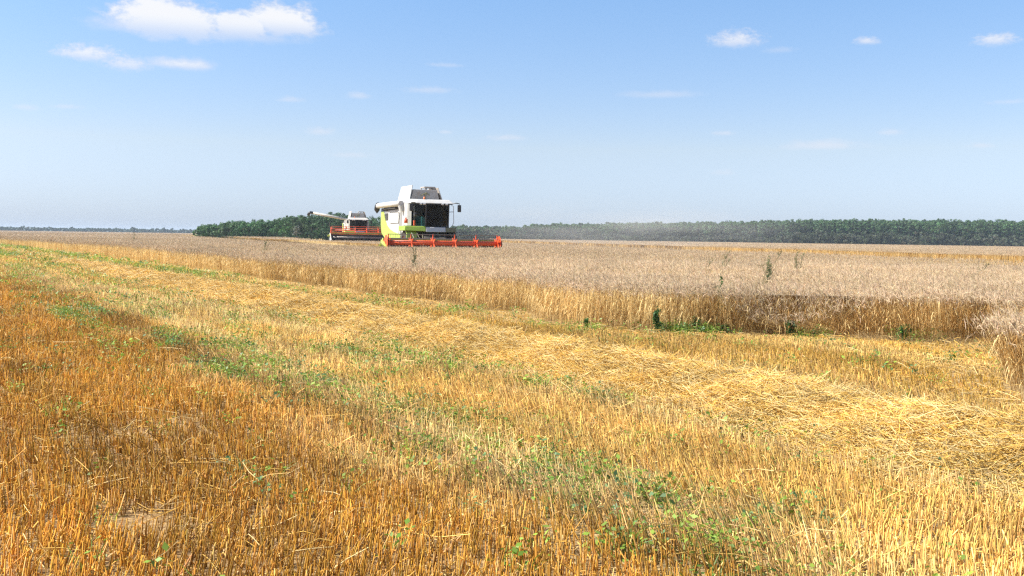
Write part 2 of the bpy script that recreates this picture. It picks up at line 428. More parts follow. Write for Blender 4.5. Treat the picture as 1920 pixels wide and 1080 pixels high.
# ------------------------------------------------------------------ green weeds creeping through the stubble
def weeds():
    g = Geo()
    for d0, d1, dens, k_, nl in ((3.2, 9, 80, 1.0, 18), (9, 18, 70, 1.25, 15), (18, 40, 26, 1.9, 10), (40, 110, 8, 3.4, 8)):
        x, y = scatter(d0, d1, dens); ga = green_amount(x, y)
        k = (rng.random(len(x)) < ga * 1.15) & ~in_wheat(x, y); x, y, ga = x[k], y[k], ga[k]
        if d0 == 9:      # tangle of greens among the feet of the stalks
            ex = rng.uniform(2.0, 6.9, 700); ey = np.interp(ex, [p[0] for p in near_edge[12:15]], [p[1] for p in near_edge[12:15]]) + rng.normal(.22, .20, 700)
            q = fbm(ex, ey * 0, 1.0, 55) > .50 - .06 * (ex < 3.6) + .14 * rng.random(700)
            x = np.concatenate([x, ex[q]]); y = np.concatenate([y, ey[q]]); ga = np.concatenate([ga, np.ones(q.sum())])
        n = len(x)
        if n == 0: continue
        kind = rng.random(n) < .35
        hue = rng.random((n, 1))
        base = np.array([.125, .225, .030]) * (1 - hue) + np.array([.26, .35, .045]) * hue
        blue = (rng.random((n, 1)) < .2); base = np.where(blue, np.array([.12, .21, .075]), base)
        # broad leaves
        i = np.repeat(np.arange(n), nl); m = len(i)
        off = rng.normal(0, .045, (m, 2)) * k_
        zz = np.abs(rng.normal(.078, .036, m)) * (1 + .25 * (k_ - 1))
        P = np.stack([x[i] + off[:, 0], y[i] + off[:, 1], gz(x[i], y[i]) + zz + .006], 1)
        nr = unit(np.stack([rng.normal(0, .6, m), rng.normal(0, .6, m), np.ones(m)], 1))
        g.leaves(P, rng.uniform(.007, .017, m) * k_ * (1 + .4 * kind[i]), base[i] * rng.uniform(.7, 1.25, m)[:, None], nr, .62)
        # grass blades
        j = np.repeat(np.where(~kind)[0], max(5, nl // 2)); m = len(j)
        b = np.stack([x[j] + rng.normal(0, .03, m) * k_, y[j] + rng.normal(0, .03, m) * k_, gz(x[j], y[j])], 1)
        dv = rng.normal(0, .5, (m, 3)); dv[:, 2] = 1; dv = unit(dv); L = rng.uniform(.08, .19, m)[:, None] * (1 + .2 * (k_ - 1))
        P = np.stack([b, b + dv * L * .6, b + dv * L + np.stack([dv[:, 0], dv[:, 1], -.3 * np.ones(m)], 1) * L * .3], 1)
        sd = unit(np.cross(dv, rng.normal(size=(m, 3))))
        W = np.stack([np.full(m, .004), np.full(m, .0045), np.full(m, .001)], 1) * k_
        g.ribbons(P, sd, W, base[j] * rng.uniform(.8, 1.3, m)[:, None])
    o = g.build('weeds', M_LEAF); tag(o, 'low green weeds creeping between the stubble rows', 'weeds', kind='stuff')
weeds()

# ------------------------------------------------------------------ standing wheat
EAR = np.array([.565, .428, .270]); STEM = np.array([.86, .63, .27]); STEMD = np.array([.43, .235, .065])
def wheat():
    g = Geo()
    zones = [(8, 20, 215, 1.0), (20, 34, 150, 1.15), (34, 62, 60, 1.5), (62, 130, 17, 2.2), (130, 430, 2.2, 4.5), (430, 1200, .10, 10.)]
    for d0, d1, dens, wk in zones:
        x, y = scatter(d0, d1, dens, 3.0)
        k = in_wheat(x, y); x, y = x[k], y[k]
        if d1 == 430:
            k = rng.random(len(x)) < 1.6 - y / 330; x, y = x[k], y[k]
        n = len(x)
        de = np.minimum(dist_line(x, y, NE), dist_line(x, y, FE))
        edge = de < (1.5 if d0 < 34 else 2.5)
        extra = edge & (rng.random(n) < 1.0)
        # the strip along the edge is seen to its foot: add more stalks there
        rep = 1 if d0 < 20 else (2 if d0 < 62 else 3)
        ex = np.repeat(x[extra], rep) + rng.normal(0, .12, extra.sum() * rep); ey = np.repeat(y[extra], rep) + rng.normal(0, .12, extra.sum() * rep)
        kk = in_wheat(ex, ey); ex, ey = ex[kk], ey[kk]
        fx = np.concatenate([x[edge], ex]); fy = np.concatenate([y[edge], ey]); ix, iy = x[~edge], y[~edge]
        for full, xx, yy in ((True, fx, fy), (False, ix, iy)):
            thin = (rng.random(len(xx)) < .40) | ~((xx > 5.6) & (yy < 13.6)); xx, yy = xx[thin], yy[thin]; n = len(xx)
            if n == 0: continue
            D = np.hypot(xx, yy)
            H = rng.normal(.66, .045, n) + (fbm(xx, yy, .25, 51) - .5) * .12 + .07 * sstep(34, 50, D) * (D < 66)
            late = rng.random(n) < .05; H[late] *= rng.uniform(.65, .9, late.sum())
            tall = rng.random(n) < .03; H[tall] *= 1.13
            lean = rng.normal(0, .10, (n, 2))
            lean[:, 0] += (fbm(xx, yy, .35, 61) - .5) * .5
            corner = sstep(5.6, 6.1, xx) * (yy < 13.8)
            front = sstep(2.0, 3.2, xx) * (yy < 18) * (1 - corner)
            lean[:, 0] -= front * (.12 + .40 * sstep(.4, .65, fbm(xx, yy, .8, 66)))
            # a flattened clump in the front face and the ragged corner at the right
            lodge = np.exp(-(((xx - 4.6) / .75) ** 2 + ((yy - 14.4) / .7) ** 2)) * (rng.random(n) < .8)
            lean[:, 0] -= 1.5 * lodge; lean[:, 1] -= .5 * lodge; H *= 1 - .30 * lodge
            corner = sstep(5.6, 6.1, xx) * (yy < 13.8)
            lean = lean * (1 - .5 * corner[:, None]) + rng.normal(0, .22, (n, 2)) * corner[:, None]; H *= 1 - .30 * corner
            spread = full * (rng.random(n) < .15); lean += rng.normal(0, .22, (n, 2)) * spread[:, None]
            zb = gz(xx, yy)
            B = np.stack([xx, yy, zb], 1)
            top = np.stack([lean[:, 0] * H, lean[:, 1] * H, H / np.sqrt(1 + (lean ** 2).sum(1) * .8)], 1)
            def along(u, sag=1.35): 
                return B + np.stack([top[:, 0] * u ** sag, top[:, 1] * u ** sag, top[:, 2] * u], 1)
            r = rng.uniform(.0013, .0022, n) * wk
            cs = np.where((rng.random(n) < .26 + .46 * front)[:, None], STEMD, STEM) * rng.uniform(.7, 1.2, n)[:, None]  # more dark stems on the front: its shade painted into the stem colour
            cs = cs * (1 - .6 * corner[:, None]) + np.array([.86, .66, .33]) * .6 * corner[:, None]
            ce = EAR * (1 + .10 * (D < 34))[:, None] * rng.uniform(.78, 1.22, n)[:, None] * (1 + rng.normal(0, .035, (n, 3)))  # nearer ears painted lighter to offset their self-shadowing
            ce = ce * (1 - .7 * corner[:, None]) + np.array([.80, .61, .31]) * .7 * corner[:, None]
            dk = rng.random(n) < .06; ce[dk] *= np.array([.5, .42, .36])
            u0 = 0.0 if full else .5
            us = [u0, .4, .72, .92] if full else [u0, .92]
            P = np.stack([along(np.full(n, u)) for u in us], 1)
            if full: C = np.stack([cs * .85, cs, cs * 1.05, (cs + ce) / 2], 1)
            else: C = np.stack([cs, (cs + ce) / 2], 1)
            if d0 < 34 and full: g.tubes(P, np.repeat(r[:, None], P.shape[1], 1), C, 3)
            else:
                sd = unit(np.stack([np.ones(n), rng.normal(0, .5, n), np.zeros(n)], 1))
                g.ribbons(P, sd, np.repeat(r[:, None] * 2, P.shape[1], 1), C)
            # nodding ear
            e0 = along(np.full(n, .91)); L = rng.uniform(.055, .09, n) * (1 + .35 * (wk - 1))
            a = rng.uniform(0, 2 * np.pi, n); nod = rng.uniform(.05, .8, n)
            hd = np.stack([np.cos(a) * nod - .15, np.sin(a) * nod, np.zeros(n)], 1)
            d1_ = unit(hd * .5 + [0, 0, 1]); d2_ = unit(hd * 1.3 + np.stack([0 * a, 0 * a, .9 - nod], 1))
            E = np.stack([e0, e0 + d1_ * (L * .35)[:, None], e0 + d1_ * (L * .35)[:, None] + d2_ * (L * .35)[:, None], e0 + d1_ * (L * .35)[:, None] + d2_ * (L * .75)[:, None]], 1)
            re = rng.uniform(.0032, .0052, n) * wk ** .9
            g.tubes(E, np.stack([re * .55, re, re * .9, re * .2], 1), np.stack([ce * .85, ce, ce * 1.05, ce * 1.12], 1), 3)
            # awns on the nearer ears
            if d0 < 62:
                for q in range(3 if d0 < 34 else 1):
                    dv = unit(d2_ + rng.normal(0, .3, (n, 3))); st = E[:, 2]
                    P2 = np.stack([st, st + dv * (L * .95)[:, None]], 1); sd = unit(np.cross(dv, rng.normal(size=(n, 3))))
                    g.ribbons(P2, sd, np.stack([np.full(n, .0022), np.full(n, .0008)], 1) * wk, ce * 1.1)
            # dry leaves
            if full and d0 < 62:
                for q in range(2):
                    k = rng.random(n) < .6; m = k.sum(); u = rng.uniform(.2, .8, m)
                    b = B[k] + np.stack([top[k, 0] * u ** 1.35, top[k, 1] * u ** 1.35, top[k, 2] * u], 1)
                    a = rng.uniform(0, 2 * np.pi, m); hd = np.stack([np.cos(a), np.sin(a), np.zeros(m)], 1); Lf = rng.uniform(.06, .17, m)[:, None]
                    P2 = np.stack([b, b + (hd * .55 + [0, 0, .45]) * Lf, b + (hd * .95 + [0, 0, -.05]) * Lf, b + (hd * 1.05 + [0, 0, -.75]) * Lf], 1)
                    sd = np.stack([-np.sin(a), np.cos(a), rng.normal(0, .4, m)], 1)
                    W = np.stack([np.full(m, .004), np.full(m, .007), np.full(m, .006), np.full(m, .0015)], 1) * wk
                    g.ribbons(P2, sd, W, cs[k] * .9)
    # the closed mass of stalks below the ears, well inside the block
    for poly, y0, y1 in ((near_poly, 15, 1200), (far_poly, 22, 440)):
        st = 1.0
        ys = np.concatenate([np.arange(y0, 60, .6), np.arange(60, 150, 1.5), np.arange(150, min(y1, 440), 5), np.arange(440, y1, 18)])
        for a, b in zip(ys[:-1], ys[1:]):
            step = b - a; w = .56 * b + 6
            xs = np.arange(-w, w, step); ym = np.full(len(xs), (a + b) / 2); xm = xs + step / 2
            k = in_poly(xm, ym, poly) & ~cut_by_machines(xm, ym) & (np.minimum(dist_line(xm, ym, NE), dist_line(xm, ym, FE)) > (1.1 if b < 60 else 1.6))
            lx, ly = local(xm, ym, C1, TH1); k &= ~((np.abs(lx) < 5) & (ly > -4.6))
            xs = xs[k]; n = len(xs)
            if n == 0: continue
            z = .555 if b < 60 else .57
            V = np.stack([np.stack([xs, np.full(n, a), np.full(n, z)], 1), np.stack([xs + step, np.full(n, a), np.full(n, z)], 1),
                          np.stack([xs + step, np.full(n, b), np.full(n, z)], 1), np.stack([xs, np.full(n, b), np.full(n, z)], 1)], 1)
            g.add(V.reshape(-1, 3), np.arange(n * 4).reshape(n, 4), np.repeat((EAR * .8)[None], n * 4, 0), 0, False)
    o = g.build('wheat', M_WHEAT); tag(o, 'ripe beige wheat standing uncut across the field', 'wheat', kind='stuff')
    print('wheat verts', g.n)
wheat()

# ------------------------------------------------------------------ woods
def crown(g, c, rx, ry, rz, nclump, nleaf, leaf, col, low=.15, seed=None, mi=0, pine=False):
    """leaf faces in clumps spread through an uneven crown"""
    u = unit(rng.normal(size=(nclump, 3))); rad = rng.uniform(.35, 1.0, nclump) ** .6
    cc = np.stack([u[:, 0] * rx * rad, u[:, 1] * ry * rad, u[:, 2] * rz * rad], 1) + c
    cc[:, 2] = np.maximum(cc[:, 2], low)
    cs = rng.uniform(.45, 1.0, nclump) * min(rx, rz) * .42
    i = np.repeat(np.arange(nclump), nleaf); m = len(i)
    d = unit(rng.normal(size=(m, 3))); rr = rng.uniform(.3, 1., m) ** .5
    P = cc[i] + d * (cs[i] * rr)[:, None] * np.array([1, 1, .75])
    P[:, 2] = np.maximum(P[:, 2], low)
    nr = unit(d + rng.normal(0, .5, (m, 3)) + [0, 0, .35])
    cl = col * rng.uniform(.80, 1.22, (nclump, 1)) * (1 + rng.normal(0, .07, (nclump, 3)))
    g.leaves(P, rng.uniform(.6, 1.3, m) * leaf, cl[i] * rng.uniform(.8, 1.2, m)[:, None], nr, .75, mi)
def trunk(g, x, y, h, r, mi=1, lean=0):
    z = np.linspace(0, h, 5)
    P = np.stack([x + lean * z + rng.normal(0, .05, 5), y + rng.normal(0, .05, 5), z], 1)[None]
    g.tubes(P, np.linspace(r, r * .35, 5)[None], np.array([[.12, .09, .06]]), 6, mi)

def interp(px, pts):
    return float(np.interp(px, [p[0] for p in pts], [p[1] for p in pts]))
def left_wood():
    g = Geo()
    prof = [(370, 428), (385, 423), (420, 418), (470, 415), (520, 412.5), (545, 406), (580, 402.5), (640, 400), (660, 404), (690, 408), (720, 409), (760, 414)]
    for row, D in enumerate((250, 262, 275, 290)):
        px = 378 + row * 3
        while px < 765:
            top = interp(px, prof) + rng.normal(0, 1.2) + (3 if row == 0 else 0) - (0 if row < 3 else 1)
            p = at_dist(px, top, D + rng.uniform(-4, 4)); H = max(2.5, p.z)
            wpx = rng.uniform(11, 18); rx = wpx * D / F
            col = np.array([.040, .100, .026]) * (1 + .5 * rng.random()) * np.array([1 + .35 * rng.random(), 1, 1 + .3 * rng.random()])
            crown(g, (p.x, p.y, H * .53), rx, rx, H * .49, 30, 50, .17, col, .1)
            trunk(g, p.x, p.y, H * .8, .12)
            px += wpx * rng.uniform(.7, 1.1)
    # bushes closing the foot of the wood
    for px in np.arange(376, 740, 7):
        p = at_dist(px + rng.normal(0, 2), 447, 243 + rng.uniform(-2, 2)); h = rng.uniform(1.2, 2.4)
        crown(g, (p.x, p.y, h * .5), 1.2, 1.2, h * .5, 9, 26, .18, np.array([.030, .07, .02]), .05)
    o = g.build('wood', [M_TREE, M_BARK]); tag(o, 'dense dark green broadleaf wood rising behind the harvesters', 'wood', kind='stuff')
def right_wood():
    g = Geo()
    prof = [(840, 424), (900, 424), (960, 425), (1000, 421), (1060, 419), (1110, 418), (1200, 417), (1300, 416), (1400, 414), (1480, 411.5), (1600, 411), (1760, 411), (1920, 413), (2050, 413)]
    for row, D in enumerate((455, 470, 486, 505)):
        px = 845 + row * 4
        while px < 2040:
            top = interp(px, prof) + rng.normal(0, 1.1) + (4 if row == 0 else 1.5 if row == 1 else 0)
            p = at_dist(px, top, D + rng.uniform(-5, 5)); H = p.z
            wpx = rng.uniform(8, 15); rx = wpx * D / F * .85
            col = np.array([.066, .125, .044]) * rng.uniform(.9, 1.2)
            crown(g, (p.x, p.y, H * .72), rx, rx, H * .27, 20, 40, .30, col, .1)
            crown(g, (p.x, p.y, H * .42), rx * .9, rx * .9, H * .3, 12, 26, .36, col * np.array([.95, .9, .9]), .1)
            trunk(g, p.x, p.y, H * .85, .18)
            px += wpx * rng.uniform(.5, .85)
    for px in np.arange(840, 2050, 9.0):      # undergrowth closing the wood
        p = at_dist(px, 450, 512); crown(g, (p.x, p.y, 3.2), 3.4, 2.0, 3.6, 12, 30, .8, np.array([.03, .05, .02]), .0)
    for px in np.arange(845, 2040, 8.0):
        p = at_dist(px + rng.normal(0, 2), 450, 450.5); h = rng.uniform(4.5, 7.0); hue = rng.random()
        crown(g, (p.x, p.y, h * .48), 2.6, 1.6, h * .5, 16, 34, .30, (np.array([.060, .085, .040]) * (1 - hue) + np.array([.085, .095, .055]) * hue) * rng.uniform(.8, 1.25), .05)
    for px in np.arange(850, 2040, 6.5):      # rounded grey-green scrub along the foot
        big = sstep(1440, 1500, px) * (.75 + .5 * vnoise(px, 0, .02, 3))
        D = 446 + rng.uniform(-3, 3); p = at_dist(px + rng.normal(0, 3), 455, D); h = rng.uniform(2.5, 3.6) + 3.2 * float(big) * rng.uniform(.5, 1.1)
        w = rng.uniform(1.6, 2.8)
        hue = rng.random()
        col = np.array([.085, .092, .058]) * (1 - hue) + np.array([.060, .085, .040]) * hue
        crown(g, (p.x, p.y, h * .5), w, w, h * .5, 14, 36, .27, col * rng.uniform(.8, 1.3), .05)
    o = g.build('pine_wood', [M_TREE, M_BARK]); tag(o, 'long far-off pine wood with grey-green scrub along its foot', 'wood', kind='stuff')
def far_wood():
    g = Geo()
    for row, D in enumerate((1250, 1290)):
        px = -60
        while px < 400:
            top = 425.5 + .012 * px + rng.normal(0, .8)
            p = at_dist(px, top, D); H = max(5, p.z); rx = rng.uniform(3, 5.5)
            crown(g, (p.x, p.y, H * .5), rx, rx, H * .5, 10, 14, 1.1, np.array([.05, .085, .04]) * rng.uniform(.8, 1.2), .1)
            px += rx * 1.4 * F / D
    o = g.build('distant_wood', [M_TREE, M_BARK]); tag(o, 'bluish line of distant trees along the horizon at left', 'wood', kind='stuff')
left_wood(); right_wood(); far_wood()

def spire(px, top, D, label):
    p = at_dist(px, top, D); t = empty('conifer_tree', (p.x, p.y, 0)); tag(t, label, 'tree', 'conifers on the horizon')
    g = Geo(); H = p.z
    for k in range(9):
        f = k / 8; crown(g, (0, 0, H * (.15 + .82 * f)), 2.6 * (1 - f) + .35, 2.6 * (1 - f) + .35, H * .07, 6, 12, .6, np.array([.035, .065, .03]), .1)
    g.build('crown', M_TREE, t)
    g = Geo(); trunk(g, 0, 0, H * .9, .25, 0); g.build('trunk', M_BARK, t)
spire(308, 427, 1235, 'pointed dark conifer standing taller than the distant tree line at left')

def grey_tree():
    p = at_dist(556, 423, 238); t = empty('silver_poplar_tree', (p.x, p.y, 0)); tag(t, 'small silvery grey tree in front of the dark green wood', 'tree')
    H = p.z; g = Geo()
    crown(g, (0, 0, H * .5), .85, .85, H * .48, 22, 30, .13, np.array([.17, .19, .15]), .3)
    crown(g, (.25, 0, H * .84), .5, .5, H * .2, 9, 26, .12, np.array([.19, .21, .17]), .3)
    g.build('crown', M_TREE, t)
    g = Geo(); trunk(g, 0, 0, H * .9, .08, 0, .03); g.build('trunk', M_BARK, t)
grey_tree()

def hills():
    g = Geo(); n = 220
    x = np.linspace(-3600, 900, n); px = 960 + x / 3300 * F
    ridge = 4 + 4 * fbm(x, x * 0, .0011, 5) + 2. * vnoise(x, x * 0, .02, 9) + 3.5 * np.exp(-((px - 60) / 160) ** 2) + 2.5 * np.exp(-((px - 280) / 120) ** 2)
    ridge *= (1 - sstep(420, 900, px)); ridge += 2
    prof = np.array([0, .5, .85, 1, .8, 0]); yo = np.array([-350, -160, -60, 0, 200, 600])
    X = np.repeat(x[None], 6, 0); Y = 3300 + np.repeat(yo[:, None], n, 1); Z = prof[:, None] * ridge[None] - .5
    g.grid(X, Y, Z, np.ones((X.size, 3)) * np.array([.05, .085, .045]))
    tag(g.build('hills', M_TREE), kind='structure')
hills()

# ------------------------------------------------------------------ single weeds standing out of the crop
def weed_plant(label, x, y, h, lean, leafy, group, nstem=3, col=(.13, .17, .055)):
    t = empty('weed', (x, y, float(gz(x, y)))); tag(t, label, 'weed', group)
    gs, gl = Geo(), Geo(); col = np.array(col)
    for k in range(nstem):
        hh = h * rng.uniform(.75, 1.0) if k else h; ln = lean + rng.normal(0, .10)
        u = np.linspace(0, 1, 7); P = np.stack([ln * hh * u ** 1.5 + rng.normal(0, .01, 7) + rng.normal(0, .03), rng.normal(0, .06) * u * hh + rng.normal(0, .02), hh * u * (1 - .1 * abs(ln))], 1)
        gs.tubes(P[None], np.linspace(.008, .003, 7)[None], (col * np.array([1.2, .95, .9]))[None], 4)
        nb = int(11 * hh / .8) + 3
        for b in range(nb):
            f = rng.uniform(.25, .98); o = np.array([np.interp(f, u, P[:, i]) for i in range(3)])
            a = rng.uniform(0, 6.28); L = (.22 if not leafy else .24) * (1.15 - f) * h + .03
            tip = o + np.array([math.cos(a) * .55, math.sin(a) * .55, .75]) * L
            gs.tubes(np.stack([o, (o + tip) / 2 + [0, 0, -.01], tip])[None], np.array([[.0025, .002, .001]]), col[None], 3)
            m = 9 if leafy else 12
            q = rng.random(m)[:, None]; pts = o + (tip - o) * q + rng.normal(0, .012, (m, 3))
            sz = rng.uniform(.012, .026, m) if leafy else rng.uniform(.009, .019, m)
            gl.leaves(pts, sz, col * rng.uniform(.7, 1.35, m)[:, None] * np.ones((m, 3)), None, .5 if leafy else .35)
    gs.build('stem', M_LEAF, t); gl.build('foliage', M_LEAF, t)
GR1 = 'weeds standing above the wheat'
for px, ym, yt, lean, leafy, ns, lab in (
        (1418, 527, 466, .25, False, 4, 'bushiest feathery weed above the wheat, with dark leaves at its foot'),
        (1312, 500, 473, .5, False, 2, 'thin leaning weed above the wheat, left one of a close pair'),
        (1338, 500, 465, .3, False, 2, 'thin upright weed above the wheat, right one of a close pair'),
        (1376, 502, 478, .9, False, 1, 'bent weed slanting low over the wheat, next to the bushiest feathery weed'),
        (1494, 503, 469, .05, False, 4, 'forked feathery weed fanning out above the wheat, right of the bushiest weed'),
        (1818, 508, 488, .5, False, 3, 'weed leaning above the wheat near the far cut lane, rightmost of all'),
        (1346, 558, 520, 0., True, 2, 'leafy green weed rising at the brink of the wheat above the shaded front'),
        (778, 508, 460, .02, False, 3, 'slender dark weed standing in the wheat in front of the red reel'),
        (492, 471, 447, .15, False, 3, 'dark weed standing in the wheat before the silvery grey tree'),
        (366, 497, 478, .0, True, 2, 'short leafy weed at the bright wheat edge, below the left end of the wood'),
        (250, 449, 434, .1, False, 3, 'small far weed poking above the wheat before the distant tree line')):
    x, y = ground_at(px, ym, .69)
    while not in_poly(np.array([x]), np.array([y]), near_poly)[0]: x, y = x * 1.02, y * 1.02
    x, y = x * 1.05, y * 1.05; top = at_dist(px, yt, y).z
    weed_plant(lab, x, y, max(top, .75), lean, leafy, GR1, ns, (.10, .18, .05) if leafy else (.10, .125, .045))
GR2 = 'green weeds at the foot of the wheat'
for px, py, h, lab in (
        (1232, 632, .36, 'tall dark green leafy weed at the left corner of the shaded wheat front'),
        (1302, 630, .24, 'rounded green weed at the shaded wheat foot, next to the tall corner weed'),
        (1358, 632, .15, 'low green weed at the shaded wheat foot, below the leafy one at its brink'),
        (1478, 634, .26, 'green weed at the shaded wheat foot, left of the flattened stalks'),
        (1690, 637, .24, 'green weed at the shaded wheat foot, right of the flattened stalks'),
        (1102, 616, .12, 'low green weed at the foot of the sunlit wheat, left of the corner')):
    x, y = ground_at(px, py); weed_plant(lab, x, y, h, rng.normal(0, .1), True, GR2, 5, (.055, .14, .035))

# ------------------------------------------------------------------ combine harvesters
class MB:
    def __init__(self): self.v = []; self.f = []
    def add(self, v, f):
        n = len(self.v); self.v += [tuple(p) for p in v]; self.f += [tuple(i + n for i in q) for q in f]; return self
    def box(self, x0, x1, y0, y1, z0, z1):
        return self.hexa([(x0, y0, z0), (x1, y0, z0), (x1, y1, z0), (x0, y1, z0), (x0, y0, z1), (x1, y0, z1), (x1, y1, z1), (x0, y1, z1)])
    def hexa(self, p):
        return self.add(p, [(3, 2, 1, 0), (4, 5, 6, 7), (0, 1, 5, 4), (1, 2, 6, 5), (2, 3, 7, 6), (3, 0, 4, 7)])
    def prism_x(self, yz, x0, x1):
        n = len(yz); v = [(x0, y, z) for y, z in yz] + [(x1, y, z) for y, z in yz]
        f = [tuple(range(n)), tuple(range(2 * n - 1, n - 1, -1))] + [(i, (i + 1) % n, n + (i + 1) % n, n + i) for i in range(n)]
        return self.add(v, [tuple(reversed(q)) for q in f])
    def tube(self, pts, r, n=10, r1=None):
        pts = [Vector(p) for p in pts]; K = len(pts); v = []; f = []
        t = (pts[-1] - pts[0]).normalized(); up = Vector((0, 0, 1)) if abs(t.z) < .9 else Vector((1, 0, 0))
        for i, p in enumerate(pts):
            tt = (pts[min(i + 1, K - 1)] - pts[max(i - 1, 0)]).normalized(); u = tt.cross(up).normalized(); w = tt.cross(u)
            rr = r if r1 is None else r + (r1 - r) * i / (K - 1)
            for a in range(n):
                th = 2 * math.pi * a / n; v.append(p + u * math.cos(th) * rr + w * math.sin(th) * rr)
        for i in range(K - 1):
            for a in range(n): f.append((i * n + a, i * n + (a + 1) % n, (i + 1) * n + (a + 1) % n, (i + 1) * n + a))
        f.append(tuple(range(n - 1, -1, -1))); f.append(tuple((K - 1) * n + a for a in range(n)))
        return self.add(v, f)
    def lathe_x(self, prof, cx, cy, cz, n=28):
        v = []; f = []; K = len(prof)
        for (x, r) in prof:
            for a in range(n):
                th = 2 * math.pi * a / n; v.append((cx + x, cy + math.cos(th) * r, cz + math.sin(th) * r))
        for i in range(K - 1):
            for a in range(n): f.append((i * n + a, i * n + (a + 1) % n, (i + 1) * n + (a + 1) % n, (i + 1) * n + a))
        f.append(tuple(range(n - 1, -1, -1))); f.append(tuple((K - 1) * n + a for a in range(n)))
        return self.add(v, f)
    def build(self, name, mat, parent, bevel=0, smooth=False, label=None):
        me = bpy.data.meshes.new(name); me.from_pydata(self.v, [], self.f); me.update()
        import bmesh
        bm = bmesh.new(); bm.from_mesh(me); bmesh.ops.recalc_face_normals(bm, faces=bm.faces); bm.to_mesh(me); bm.free()
        for m in (mat if isinstance(mat, (list, tuple)) else [mat]): me.materials.append(m)
        o = bpy.data.objects.new(name, me); COL.objects.link(o); o.parent = parent
        if smooth:
            for p in me.polygons: p.use_smooth = len(p.vertices) == 4
        if bevel:
            b = o.modifiers.new('bevel', 'BEVEL'); b.width = bevel; b.segments = 2; b.limit_method = 'ANGLE'
        if label: o['label'] = label
        return o

